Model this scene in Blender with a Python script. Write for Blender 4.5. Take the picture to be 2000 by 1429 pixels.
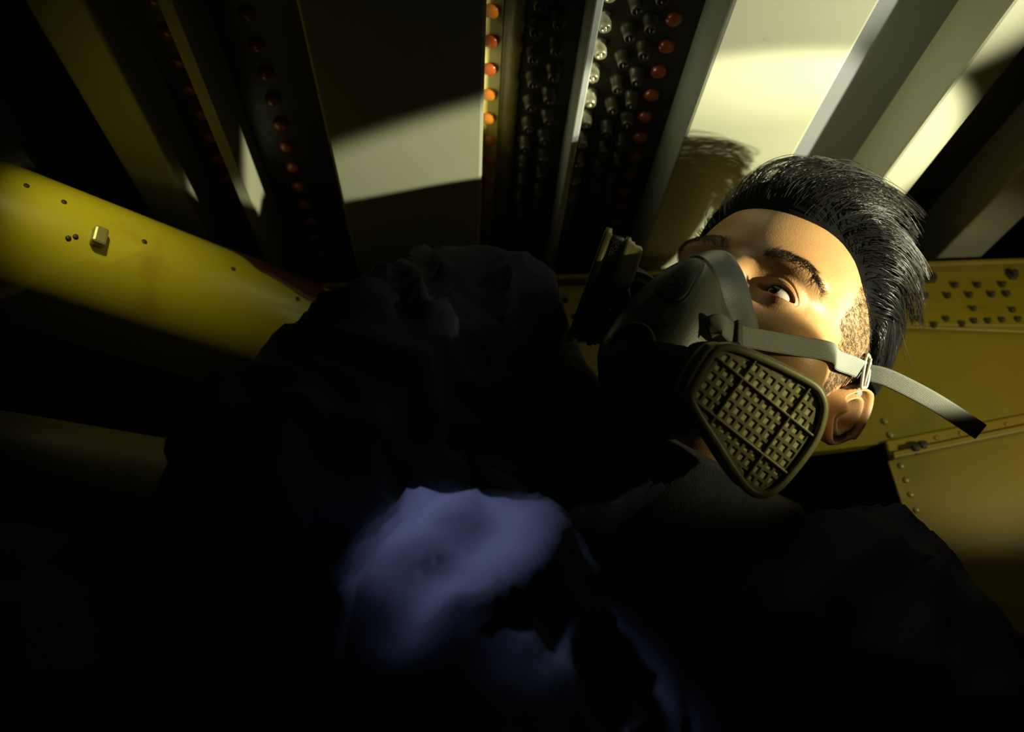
import bpy, bmesh, math, random
import numpy as np
from mathutils import Vector, Matrix, noise
from mathutils.bvhtree import BVHTree

random.seed(7); RNG = np.random.default_rng(11)
S = bpy.context.scene
for o in list(bpy.data.objects): bpy.data.objects.remove(o)
COL = S.collection

# ------------------------------------------------------------------ camera
CAMR = np.array([[0.99878229, -0.01991488, -0.04513678],
                 [-0.04933489, -0.40317568, -0.91379179],
                 [0.0, 0.91490588, -0.40366723]])
CAMP = np.array([0., 0., .45])
CAMM = np.stack([CAMR[:, 0], CAMR[:, 1], CAMR[:, 2]], 1)
cam = bpy.data.objects.new('camera', bpy.data.cameras.new('camera')); COL.objects.link(cam)
cam.matrix_world = Matrix([list(CAMM[i]) + [CAMP[i]] for i in range(3)] + [[0, 0, 0, 1]])
cam.data.sensor_width = 36.; cam.data.lens = 1667. / 2000. * 36.
cam.data.clip_start = .02
cam.data.dof.use_dof = True; cam.data.dof.focus_distance = .555; cam.data.dof.aperture_fstop = 5.0
S.camera = cam

# ------------------------------------------------------------------ world and lights
w = bpy.data.worlds.new('tank_dark'); S.world = w; w.use_nodes = True
w.node_tree.nodes['Background'].inputs[0].default_value = (.010, .012, .016, 1)
w.node_tree.nodes['Background'].inputs[1].default_value = .02

def spot(name, loc, axis, half, blend, power, col, rad):
    l = bpy.data.lights.new(name, 'SPOT'); o = bpy.data.objects.new(name, l); COL.objects.link(o)
    o.location = loc; o.rotation_euler = Vector(axis).to_track_quat('-Z', 'Y').to_euler()
    l.spot_size = 2 * math.radians(half); l.spot_blend = blend; l.energy = power; l.color = col; l.shadow_soft_size = rad
    return o
# hand torch held beside the camera, fill spots added at it, unseen spots aimed at pipe and knee
TORCH = (.60, .285, .585)
def aim(az, el): az, el = math.radians(az), math.radians(el); return (-math.sin(az) * math.cos(el), math.cos(az) * math.cos(el), math.sin(el))
spot('torch_beam', TORCH, aim(52.5, 27.0), 17.2, .22, 44.0, (1.0, .965, .62), .006)
spot('ceiling_fill_spot', TORCH, aim(73, 39.5), 13, .7, 24.0, (1.0, .965, .66), .006)   # added fill for the upper ceiling beyond the main beam
spot('wall_fill_spot', TORCH, aim(23, 21.5), 21.5, .6, 2.9, (1.0, .90, .50), .006)       # added weak fill for the rib wall and strap end
spot('filter_fill_spot', TORCH, aim(64, 9.5), 11.5, .8, 5.5, (1.0, .92, .45), .006)  # added fill for the mask and filter cartridges
spot('pipe_lamp', (-.235, .365, .868), (-.030, .245, -.115), 28, 1., .9, (1.0, .93, .42), .008)
spot('knee_lamp', (-.10, .20, .75), (.095, .212, -.21), 12, 1., 6.5, (.80, .86, 1.0), .012)

S.view_settings.view_transform = 'Standard'; S.view_settings.look = 'None'
S.view_settings.gamma = 1.0; S.view_settings.use_curve_mapping = False
S.view_settings.exposure = 0.0

# ------------------------------------------------------------------ materials
MATS = {}
def mat(name, col, rough=.5, metal=0., var=None, vscale=30., bump=0., bscale=200., sss=0., spec=.5, coat=0., stain=None, stscale=12., stlo=.55, stretch=None):
    """principled surface; var = second colour mixed in by noise, stain = third colour in sparse blotches"""
    if name in MATS: return MATS[name]
    m = bpy.data.materials.new(name); MATS[name] = m; m.use_nodes = True
    nt = m.node_tree; b = nt.nodes['Principled BSDF']
    def c4(c): return (c[0], c[1], c[2], 1)
    b.inputs['Base Color'].default_value = c4(col); b.inputs['Roughness'].default_value = rough
    b.inputs['Metallic'].default_value = metal; b.inputs['Specular IOR Level'].default_value = spec
    b.inputs['Coat Weight'].default_value = coat
    if sss:
        b.inputs['Subsurface Weight'].default_value = sss; b.inputs['Subsurface Radius'].default_value = (1., .35, .15)
        b.inputs['Subsurface Scale'].default_value = .006
    tc = nt.nodes.new('ShaderNodeTexCoord'); src = tc.outputs['Object']
    if stretch:
        mp = nt.nodes.new('ShaderNodeMapping'); mp.inputs['Scale'].default_value = stretch
        nt.links.new(src, mp.inputs['Vector']); src = mp.outputs['Vector']
    out = None
    if var:
        n = nt.nodes.new('ShaderNodeTexNoise'); n.inputs['Scale'].default_value = vscale; n.inputs['Detail'].default_value = 5
        nt.links.new(src, n.inputs['Vector'])
        r = nt.nodes.new('ShaderNodeValToRGB'); r.color_ramp.elements[0].position = .35; r.color_ramp.elements[1].position = .68
        r.color_ramp.elements[0].color = c4(col); r.color_ramp.elements[1].color = c4(var)
        nt.links.new(n.outputs['Fac'], r.inputs['Fac']); out = r.outputs['Color']
        if stain:
            n2 = nt.nodes.new('ShaderNodeTexNoise'); n2.inputs['Scale'].default_value = stscale; n2.inputs['Detail'].default_value = 7
            nt.links.new(src, n2.inputs['Vector'])
            r2 = nt.nodes.new('ShaderNodeValToRGB'); r2.color_ramp.elements[0].position = stlo; r2.color_ramp.elements[1].position = stlo + .12
            mx = nt.nodes.new('ShaderNodeMix'); mx.data_type = 'RGBA'; mx.inputs[7].default_value = c4(stain)
            nt.links.new(n2.outputs['Fac'], r2.inputs['Fac']); nt.links.new(r2.outputs['Color'], mx.inputs[0])
            nt.links.new(out, mx.inputs[6]); out = mx.outputs[2]
        nt.links.new(out, b.inputs['Base Color'])
    if bump:
        n = nt.nodes.new('ShaderNodeTexNoise'); n.inputs['Scale'].default_value = bscale; n.inputs['Detail'].default_value = 4
        nt.links.new(src, n.inputs['Vector'])
        bp = nt.nodes.new('ShaderNodeBump'); bp.inputs['Strength'].default_value = bump; bp.inputs['Distance'].default_value = .001
        nt.links.new(n.outputs['Fac'], bp.inputs['Height']); nt.links.new(bp.outputs['Normal'], b.inputs['Normal'])
    return m

def weave_mat(name, c1, c2, scale, axis='X'):
    m = bpy.data.materials.new(name); m.use_nodes = True; nt = m.node_tree; b = nt.nodes['Principled BSDF']
    b.inputs['Roughness'].default_value = .75
    uv = nt.nodes.new('ShaderNodeUVMap')
    wv = nt.nodes.new('ShaderNodeTexWave'); wv.bands_direction = 'Y'; wv.inputs['Scale'].default_value = scale; wv.inputs['Distortion'].default_value = 1.2; wv.inputs['Detail'].default_value = 2; wv.inputs['Detail Scale'].default_value = 14
    wx = nt.nodes.new('ShaderNodeTexWave'); wx.bands_direction = 'X'; wx.inputs['Scale'].default_value = 62; wx.inputs['Distortion'].default_value = .5
    nt.links.new(uv.outputs[0], wv.inputs['Vector']); nt.links.new(uv.outputs[0], wx.inputs['Vector'])
    mu = nt.nodes.new('ShaderNodeMath'); mu.operation = 'MULTIPLY_ADD'; mu.inputs[1].default_value = .35
    nt.links.new(wx.outputs['Fac'], mu.inputs[0]); nt.links.new(wv.outputs['Fac'], mu.inputs[2])
    r = nt.nodes.new('ShaderNodeValToRGB'); r.color_ramp.elements[0].color = (*c1, 1); r.color_ramp.elements[1].color = (*c2, 1)
    nt.links.new(mu.outputs[0], r.inputs['Fac']); nt.links.new(r.outputs['Color'], b.inputs['Base Color'])
    bp = nt.nodes.new('ShaderNodeBump'); bp.inputs['Strength'].default_value = .6; bp.inputs['Distance'].default_value = .0006
    nt.links.new(mu.outputs[0], bp.inputs['Height']); nt.links.new(bp.outputs['Normal'], b.inputs['Normal'])
    return m

CREAM = mat('cream_painted_metal', (0.385, 0.391, 0.303), .38, var=(0.352, 0.363, 0.270), vscale=6, bump=.12, bscale=60, stain=(0.275, 0.275, 0.187), stscale=70, stlo=.74)
GREYP = mat('blue_grey_painted_metal', (0.220, 0.231, 0.264), .35, var=(0.193, 0.204, 0.231), vscale=9)
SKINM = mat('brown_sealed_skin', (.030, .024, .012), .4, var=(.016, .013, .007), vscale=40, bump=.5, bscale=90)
YSTRIP = mat('yellow_primer_with_wear', (.56, .44, .09), .45, var=(.64, .58, .27), vscale=45, bump=.3, bscale=120, stain=(0.187, 0.110, 0.011), stscale=60, stlo=.56, stretch=(0.550, 0.330, 0.550))
SEAL = mat('amber_sealant', (.17, .12, .03), .32, var=(.26, .21, .08), vscale=30, bump=.4, bscale=80)
ORANGE = mat('orange_sealant', (.62, .17, .018), .28, var=(.66, .24, .02), vscale=14, coat=.4)
ORANGE2 = mat('red_orange_sealant', (0.396, 0.055, 0.011), .28, var=(0.440, 0.094, 0.017), vscale=20, coat=.4)
STEEL = mat('cadmium_fastener', (0.341, 0.330, 0.231), .30, .6, var=(0.231, 0.220, 0.143), vscale=120)
FIN = mat('bare_metal_edge', (.56, .60, .62), .34, .2, var=(.48, .52, .54), vscale=40)
YPRIM = mat('yellow_green_primer', (0.255, 0.188, 0.007), .42, var=(0.315, 0.232, 0.013), vscale=7, bump=.15, bscale=70, stain=(0.195, 0.188, 0.015), stscale=9, stlo=.60)
YPRIM2 = mat('ochre_primer_angle', (0.255, 0.173, 0.013), .42, var=(0.330, 0.240, 0.022), vscale=9, bump=.2, bscale=70)
DARKBOLT = mat('dark_bolt', (.03, .026, .012), .5, var=(.05, .04, .02), vscale=50)
LRIV = mat('pale_rivet', (0.345, 0.315, 0.120), .35, .2, var=(0.300, 0.270, 0.090), vscale=50)
PIPEM = mat('yellow_pipe_primer', (.52, .46, .015), .36, var=(.60, .50, .03), vscale=5, bump=.1, bscale=40, stain=(.40, .26, .02), stscale=11, stlo=.58)
REDSEAL = mat('dark_red_sealant', (.085, .018, .006), .5, var=(.06, .012, .005), vscale=20, bump=.3, bscale=90)

# ------------------------------------------------------------------ helpers
WL = {}
def empty(name, loc, label=None, cat=None, group=None):
    o = bpy.data.objects.new(name, None); COL.objects.link(o); o.location = loc; o.empty_display_size = .05
    WL[o.name] = np.array(loc, float); tag(o, label, cat, group); return o
def tag(o, label=None, cat=None, group=None, kind=None):
    if label: o['label'] = label
    if cat: o['category'] = cat
    if group: o['group'] = group
    if kind: o['kind'] = kind
    return o
def wloc(o): return WL.get(o.name, np.zeros(3)) if o else np.zeros(3)
def mk(name, V, Fc, m, parent=None, smooth=True, fix=False, uv=None):
    """one mesh object from world-space vertices; children keep their parent's origin"""
    V = np.asarray(V, float) - wloc(parent)
    me = bpy.data.meshes.new(name); me.from_pydata(V.tolist(), [], [list(map(int, f)) for f in Fc])
    if fix:
        bm = bmesh.new(); bm.from_mesh(me); bmesh.ops.recalc_face_normals(bm, faces=bm.faces); bm.to_mesh(me); bm.free()
    if smooth: me.polygons.foreach_set('use_smooth', [True] * len(me.polygons))
    if uv is not None:
        l = me.uv_layers.new(name='UVMap'); idx = np.empty(len(me.loops), int); me.loops.foreach_get('vertex_index', idx)
        l.data.foreach_set('uv', np.asarray(uv, float)[idx].ravel())
    me.materials.append(m); me.update()
    o = bpy.data.objects.new(name, me); COL.objects.link(o)
    if parent: o.parent = parent
    WL[o.name] = wloc(parent)
    return o
def inst(src, loc, parent, m=None, rot=None):
    """copy of a small piece that shares its mesh"""
    o = bpy.data.objects.new(src.name.split('.')[0], src.data if hasattr(src, 'data') else src); COL.objects.link(o)
    o.parent = parent; o.location = np.asarray(loc, float) - wloc(parent)
    if rot is not None: o.rotation_euler = rot
    return o
def meshdata(name, V, Fc, m, smooth=True):
    me = bpy.data.meshes.new(name); me.from_pydata([tuple(map(float, v)) for v in V], [], [list(map(int, f)) for f in Fc])
    bm = bmesh.new(); bm.from_mesh(me); bmesh.ops.recalc_face_normals(bm, faces=bm.faces); bm.to_mesh(me); bm.free()
    if smooth: me.polygons.foreach_set('use_smooth', [True] * len(me.polygons))
    me.materials.append(m); return me
def piece(name, me, loc, parent, rot=None):
    o = bpy.data.objects.new(name, me); COL.objects.link(o); o.parent = parent
    o.location = np.asarray(loc, float) - wloc(parent)
    if rot is not None: o.rotation_euler = rot
    return o
def lathe(prof, n=12, ax=2, cap0=True, cap1=True):
    V = []; Fc = []
    for r, h in prof:
        for k in range(n):
            a = 2 * math.pi * k / n; V.append((r * math.cos(a), r * math.sin(a), h))
    for i in range(len(prof) - 1):
        for k in range(n):
            Fc.append((i * n + k, i * n + (k + 1) % n, (i + 1) * n + (k + 1) % n, (i + 1) * n + k))
    if cap0: Fc.append(tuple(range(n))[::-1])
    if cap1: Fc.append(tuple((len(prof) - 1) * n + k for k in range(n)))
    return V, Fc
def boxvf(x0, x1, y0, y1, z0, z1):
    V = [(x, y, z) for z in (z0, z1) for y in (y0, y1) for x in (x0, x1)]
    return V, [(0, 2, 3, 1), (4, 5, 7, 6), (0, 1, 5, 4), (2, 6, 7, 3), (0, 4, 6, 2), (1, 3, 7, 5)]
def bev(o, wd=.002, seg=2):
    b = o.modifiers.new('bevel', 'BEVEL'); b.width = wd; b.segments = seg; b.limit_method = 'ANGLE'; return o
def prism(poly, y0, y1):
    """section in x,z swept along y"""
    n = len(poly); V = [(x, y0, z) for x, z in poly] + [(x, y1, z) for x, z in poly]
    Fc = [(k, (k + 1) % n, n + (k + 1) % n, n + k) for k in range(n)] + [tuple(range(n))[::-1], tuple(range(n, 2 * n))]
    return V, Fc
def crom(P, n, closed=False):
    """Catmull-Rom through the points, n samples per span"""
    P = np.asarray(P, float); N = len(P); out = []
    for i in range(N if closed else N - 1):
        g = (lambda k: P[k % N]) if closed else (lambda k: P[min(max(k, 0), N - 1)])
        a, b, c, d = g(i - 1), g(i), g(i + 1), g(i + 2)
        for t in np.arange(n) / n:
            out.append(.5 * ((2 * b) + (c - a) * t + (2 * a - 5 * b + 4 * c - d) * t * t + (3 * b - a - 3 * c + d) * t ** 3))
    if not closed: out.append(P[-1])
    return np.array(out)
def tube(path, rad, n=10, cap=True):
    path = np.asarray(path, float); N = len(path); rad = np.broadcast_to(rad, (N,)); V = []; Fc = []
    T = np.gradient(path, axis=0); T /= np.linalg.norm(T, axis=1)[:, None] + 1e-12
    u = np.cross(T[0], (0, 0, 1.)); u = u if np.linalg.norm(u) > .1 else np.cross(T[0], (1., 0, 0)); u /= np.linalg.norm(u)
    for i in range(N):
        u = u - T[i] * (u @ T[i]); u /= np.linalg.norm(u); v = np.cross(T[i], u)
        for k in range(n):
            a = 2 * math.pi * k / n; V.append(path[i] + rad[i] * (math.cos(a) * u + math.sin(a) * v))
    for i in range(N - 1):
        for k in range(n): Fc.append((i * n + k, i * n + (k + 1) % n, (i + 1) * n + (k + 1) % n, (i + 1) * n + k))
    if cap: Fc.append(tuple(range(n))[::-1]); Fc.append(tuple((N - 1) * n + k for k in range(n)))
    return np.array(V), Fc
def strands(P, r0, r1):
    """P: strands x points x 3 -> one mesh of three-sided tapering hairs"""
    n, k, _ = P.shape; T = np.gradient(P, axis=1); T /= np.linalg.norm(T, axis=2, keepdims=True) + 1e-9
    ref = np.tile(RNG.normal(size=(n, 1, 3)), (1, k, 1)); u = np.cross(T, ref); u /= np.linalg.norm(u, axis=2, keepdims=True) + 1e-9; v = np.cross(T, u)
    rr = np.linspace(r0, r1, k)[None, :, None]
    V = np.stack([P + rr * (math.cos(a) * u + math.sin(a) * v) for a in (0, 2.0944, 4.1888)], 2).reshape(-1, 3)
    idx = np.arange(n * k * 3).reshape(n, k, 3); Fc = []
    for j in range(3):
        q = np.stack([idx[:, :-1, j], idx[:, :-1, (j + 1) % 3], idx[:, 1:, (j + 1) % 3], idx[:, 1:, j]], -1).reshape(-1, 4); Fc.append(q)
    return V, np.concatenate(Fc).tolist()

# ================================================================== the tank
# ---- ceiling: wing skin with stringers running away from the camera
YA, YB = -.3, 1.2; ZB, ZS = .88, .932; KX = .43 / .52
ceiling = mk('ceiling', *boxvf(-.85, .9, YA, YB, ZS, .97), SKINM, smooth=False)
tag(ceiling, 'dark sealed wing skin overhead carrying pale stringers', None, kind='structure')
def stringer(x0, x1, m=CREAM, r=.0025):
    x0 *= KX; x1 *= KX; z0, z1 = ZB, ZS + .002
    poly = [(x0, z1), (x0, z0 + r), (x0 + r * .3, z0 + r * .3), (x0 + r, z0), (x1 - r, z0), (x1 - r * .3, z0 + r * .3), (x1, z0 + r), (x1, z1)]
    return mk('stringer', *prism(poly, YA, YB), m, ceiling, smooth=False, fix=True)
for x0, x1 in ((-.142, .0045), (.193, .306), (.408, .4455), (.540, .592), (.700, .74), (-.350, -.303), (-.62, -.47)): stringer(x0, x1)
mk('stringer_blade', *prism([(-.2475 * KX, ZS + .002), (-.2475 * KX, ZB), (-.2365 * KX, ZB), (-.2365 * KX, ZS + .002)], YA, YB), CREAM, ceiling, smooth=False, fix=True)
bev(mk('splice_fin', *prism([(.0744, ZS + .002), (.0744, .890), (.0800, .890), (.0800, ZS + .002)], YA, YB), FIN, ceiling, smooth=False, fix=True), .001)
# blue grey painted skin panel between the two right stringers
mk('painted_panel', *boxvf(.306 * KX, .408 * KX, YA, YB, ZS - .002, ZS + .001), GREYP, ceiling, smooth=False)
# primer strip and ragged sealant bead in the splice recess
mk('primer_strip', *boxvf(.0037, .0165, YA, YB, ZS - .002, ZS + .001), YSTRIP, ceiling, smooth=False)
V = []; Fc = []; ys = np.linspace(.36, 1.0, 260)
for i, y in enumerate(ys):
    e = .0325 + .0018 * noise.noise((y * 70, .3, 0)) + .0016 * noise.noise((y * 180, 3.3, 0)); h = ZS - .0032 + .001 * noise.noise((y * 50, 9, 0))
    sec = [(.0162, ZS + .0005), (.0172, ZS - .0012), (.0195, ZS - .0004), (.0215, ZS - .002), (.026, h), (e - .0013, h + .0006), (e, ZS + .0005)]
    V += [(x, y, z) for x, z in sec]
    if i: Fc += [((i - 1) * 7 + k, (i - 1) * 7 + k + 1, i * 7 + k + 1, i * 7 + k) for k in range(6)]
mk('sealant_bead', V, Fc, SEAL, ceiling, fix=True)
# domed orange sealant caps over the rivets
dome = [(.0064, .001), (.0064, -.0010), (.0058, -.0026), (.0043, -.0038), (.0021, -.0044), (.0003, -.0046)]
for m, rows in ((ORANGE, [(.0090, np.arange(.4567 - 3 * .0287, .95, .0287))]), (ORANGE2, [(.1405, np.arange(.4597 - 3 * .0266, .95, .0266)), (-.232, np.arange(.40, .9, .030)), (-.168, np.arange(.41, .9, .030))])):
    me = meshdata('sealed_rivet', *lathe(dome, 14), m)
    me2 = meshdata('sealed_rivet', *lathe([(r * .96, h * 1.1) for r, h in dome], 14), ORANGE2)
    for x, yy in rows:
        for i, y in enumerate(yy):
            piece('sealed_rivet', me2 if (m is ORANGE and i in (4, 5)) else me, (x + random.uniform(-.0005, .0005), y, ZS - (.0018 if 0 < x < .05 else 0)), ceiling, (0, 0, random.random() * 6))
# collared fasteners
col = [(.0062, .001), (.0062, -.0022), (.0053, -.0028), (.0050, -.0095), (.0045, -.0122), (.0032, -.0128), (.0030, -.0110), (.0013, -.0110), (.0011, -.0140), (.0002, -.0145)]
fme = meshdata('collar_fastener', *lathe(col, 12), STEEL)
fmd = meshdata('collar_fastener', *lathe(col, 12), mat('shade_darkened_fastener', (.045, .040, .022), .35, .2, var=(.08, .07, .04), vscale=160))  # darker copy of the steel, shade of the recess put into its colour
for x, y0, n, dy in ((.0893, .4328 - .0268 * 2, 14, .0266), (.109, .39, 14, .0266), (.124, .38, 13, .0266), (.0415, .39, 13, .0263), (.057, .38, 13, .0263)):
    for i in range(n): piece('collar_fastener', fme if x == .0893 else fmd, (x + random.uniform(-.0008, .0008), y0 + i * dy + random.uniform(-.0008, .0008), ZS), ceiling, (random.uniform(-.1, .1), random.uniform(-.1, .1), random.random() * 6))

# ---- back wall: a primed rib
WT = np.array((.992, -.127, 0.)); WN = np.array((-.127, -.992, 0.)); W0 = np.array((.45, .85, 0.))
def wp(s, z, o=0.): return CAMP + KX * (W0 + WT * s + np.array((0, 0, z)) - CAMP) + WN * o
def wallplate(name, pts, o0, o1, m, parent=None):
    n = len(pts); V = [wp(s, z, o1) for s, z in pts] + [wp(s, z, o0) for s, z in pts]
    Fc = [tuple(range(n)), tuple(range(n, 2 * n))[::-1]] + [(k, (k + 1) % n, n + (k + 1) % n, n + k) for k in range(n)]
    return mk(name, V, Fc, m, parent, smooth=False, fix=True)
wall = wallplate('wall_back', [(-.80, .955), (.62, .950), (.62, .80), (.10, .765), (-.009, .744), (-.80, .66)], -.012, 0, YPRIM)
tag(wall, 'yellow primed rib web behind the head', None, kind='structure')
bev(wallplate('cap_plate', [(-.80, .957), (.62, .9515), (.62, .840), (.1648, .866), (.0279, .8775), (-.80, .878)], .001, .006, YPRIM, wall), .0012)
bev(wallplate('cap_flange', [(-.80, .957), (.62, .9515), (.62, .9445), (-.80, .951)], .0055, .018, YPRIM2, wall), .0015)
bev(wallplate('doubler_strip', [(-.80, .905), (.62, .895), (.62, .858), (.1648, .873), (.0279, .8800), (-.80, .881)], .0055, .0075, YPRIM, wall), .0008)
bev(wallplate('angle_strip', [(-.009, .744), (.1427, .7709), (.62, .855), (.62, .833), (.1382, .7518), (-.0077, .7236)], .001, .007, YPRIM2, wall), .0015)
bev(wallplate('angle_lip', [(-.0078, .7280), (.1382, .7560), (.62, .838), (.62, .831), (.1382, .7495), (-.0077, .7215)], .006, .016, YPRIM2, wall), .001)
low = wallplate('lower_plate', [(-.0076, .7235), (.1382, .7515), (.62, .833), (.62, .10), (.0745, .10), (.0055, .6221)], -.004, .001, YPRIM, wall)
def wrot(): return (math.pi / 2, 0, math.atan2(WT[1], WT[0]))
bme = meshdata('wall_bolt', *lathe([(r_ * .72, h_ * .75) for r_, h_ in [(.0042, -.001), (.0042, .003), (.0034, .0034), (.0030, .0062), (.0006, .0066)]], 8), DARKBOLT)
for s, z in [(.0564, .944), (.0705, .9359), (.0993, .9279), (.1241, .9269), (.1512, .9264), (.0639, .9161), (.0887, .915), (.1125, .9147), (.1367, .9144), (.153, .9143), (.1127, .8969), (.1539, .8933), (.0498, .8864), (.0664, .8786), (.0806, .8852), (.0966, .8787), (.11, .8814), (.125, .8809), (.1401, .8815), (.1574, .8815), (-.3844, .9238), (-.3631, .9195), (-.3965, .9312), (-.345, .928), (-.335, .905), (-.375, .90)]:
    piece('wall_bolt', bme, wp(s, z, .0062), wall, wrot())
bme2 = meshdata('wall_bolt', *lathe([(r_ * .72, h_ * .75) for r_, h_ in [(.0075, -.001), (.0075, .004), (.005, .0046), (.0045, .010), (.0008, .0105)]], 6), DARKBOLT, False)
piece('wall_bolt', bme2, wp(.075, .9385, .006), wall, wrot()); piece('wall_bolt', bme2, wp(.165, .9385, .006), wall, wrot())
piece('wall_bolt', bme2, wp(.016, .7315, .012), wall, wrot()); piece('wall_bolt', bme2, wp(.024, .7345, .012), wall, wrot())
rme = meshdata('wall_rivet', *lathe([(r_ * .72, h_ * .75) for r_, h_ in [(.0042, -.001), (.0042, .0004), (.0034, .0016), (.0018, .0022), (.0003, .0024)]], 10), LRIV)
for s, z in [(.004, .7182), (.0064, .7025), (.0083, .687), (.011, .6706), (.0126, .6545), (.0153, .6391), (.018, .623), (.0205, .607), (-.0037, .7686), (-.0005, .7527)]:
    piece('wall_rivet', rme, wp(s + .0005, z, .0012), wall, wrot())
rme2 = meshdata('wall_rivet', *lathe([(r_ * .72, h_ * .75) for r_, h_ in [(.0034, -.001), (.0034, .0006), (.0024, .0016), (.0004, .002)]], 8), YPRIM2)
for s, z in [(.0435, .7429), (.0693, .7474), (.0945, .7519), (.1182, .7564), (.143, .761), (.169, .766)]:
    piece('wall_rivet', rme2, wp(s, z + .003, .0068), wall, wrot())
# ---- floor
floor = mk('floor', *boxvf(-.87, .95, -.5, 1.2, -.03, 0), YPRIM, smooth=False); tag(floor, 'dark primed tank floor', None, kind='structure')
# ---- side spar at the left, behind the pipes
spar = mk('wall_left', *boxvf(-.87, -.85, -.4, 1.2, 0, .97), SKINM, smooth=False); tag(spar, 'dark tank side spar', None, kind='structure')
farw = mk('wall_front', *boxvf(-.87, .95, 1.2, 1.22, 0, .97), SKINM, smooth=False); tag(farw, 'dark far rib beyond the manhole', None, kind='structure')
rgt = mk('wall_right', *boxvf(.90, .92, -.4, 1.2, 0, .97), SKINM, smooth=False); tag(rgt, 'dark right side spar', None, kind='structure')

# ---- pipes
def pipe(A, B, r, label, m=PIPEM):
    A = np.array(A); B = np.array(B); d = (B - A) / np.linalg.norm(B - A)
    V, Fc = tube([A + (B - A) * t for t in np.linspace(0, 1, 30)], r, 48)
    o = mk('tank_pipe', V, Fc, m); tag(o, label, 'pipe'); return o, A, B, d
PR = .0560
pA = np.array((-.346, .548, .783)); pB = np.array((-.134, .722, .777)); pd = (pB - pA)
big, pA2, pB2, pd = pipe(pA - pd * 1.5, pB + pd * .08, PR, 'thick yellow primed pipe with a dark red sealant patch')
pu = np.cross(pd, (0, 0, 1.)); pu /= np.linalg.norm(pu); pv = np.cross(pu, pd)
def onpipe(ax, ang, r): a = math.radians(ang); return pA + pd * ax * KX + r * (math.cos(a) * pu + math.sin(a) * pv)
pol = crom([(.185, 60), (.200, 42), (.210, 31), (.228, 26), (.246, 21), (.266, 15), (.279, 16), (.288, 25), (.292, 40), (.288, 55), (.250, 70), (.205, 72)], 5, True)
c0 = pol.mean(0); V = []; Fc = []; K = 8; N = len(pol)
for k in range(K + 1):
    for i, q in enumerate(pol):
        j = c0 + (q - c0) * (k / K) * (1 + .04 * noise.noise((i * .7, 2, 1)))
        V.append(onpipe(j[0], j[1], PR + .0004 + (.0010 if k < K else 0)))
    if k: Fc += [((k - 1) * N + i, (k - 1) * N + (i + 1) % N, k * N + (i + 1) % N, k * N + i) for i in range(N)]
tag(mk('sealant_patch', V, Fc, REDSEAL, big, fix=True), 'dark red sealant patch')
V, Fc = [], []
for ax, ang, w_, h_ in ((.062, -1, .010, .007),):
    c = onpipe(ax, ang, PR); n = (c - pA - pd * ((c - pA) @ pd)); n /= np.linalg.norm(n); t = np.cross(n, pd)
    for z in (-.002, h_):
        for y in (-.007, .007):
            for x in (-w_ / 2, w_ / 2): V.append(c + pd * x + t * y + n * z)
    Fc += boxvf(0, 1, 0, 1, 0, 1)[1]
bev(mk('pipe_clip', V, Fc, LRIV, big, smooth=False, fix=True), .002)
dme = meshdata('paint_chip', *lathe([(.0022, -.0004), (.002, .0005), (.0004, .0007)], 7), DARKBOLT)
for ax, ang in ((.10, 11), (.045, -6), (.040, -9), (.185, 18), (.255, 12), (.0, 22), (.03, 20)):
    c = onpipe(ax, ang, PR); n = c - pA - pd * ((c - pA) @ pd); piece('paint_chip', dme, c, big, Vector(n).to_track_quat('Z', 'Y').to_euler())
pipe((-.60, .40, .62), (-.215, .66, .630), .036, 'thinner dark olive pipe below the thick one', mat('dark_olive_pipe', (.06, .052, .010), .5, var=(.045, .04, .008), vscale=8))

# ================================================================== the man
HM = np.array([[0.709, -0.423, 0.564], [-0.480, -0.876, -0.053], [-0.516, 0.233, 0.824]])
u_, s_, vt_ = np.linalg.svd(HM); HM = u_ @ vt_
HP = np.array((.1740024, .49475969, .73498411))
def hw(p): return HP + (np.asarray(p, float) * .01) @ HM.T      # head centimetres -> world
def _sm(a,b,k):
    h=np.clip(.5+.5*(b-a)/k,0,1); return b+(a-b)*h-k*h*(1-h)
def _el(p,c,r):
    q=(p-np.array(c,float))/np.array(r,float); k0=np.linalg.norm(q,axis=-1); k1=np.linalg.norm(q/np.array(r,float),axis=-1)+1e-9
    return k0*(k0-1)/k1
def _cap(p,a,b,ra,rb):
    a=np.array(a,float);b=np.array(b,float);d=b-a;t=np.clip(((p-a)@d)/(d@d),0,1)
    return np.linalg.norm(p-a-t[...,None]*d,axis=-1)-(ra+(rb-ra)*t)
EYE=np.array([3.15,-1.05,0.0])
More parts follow.
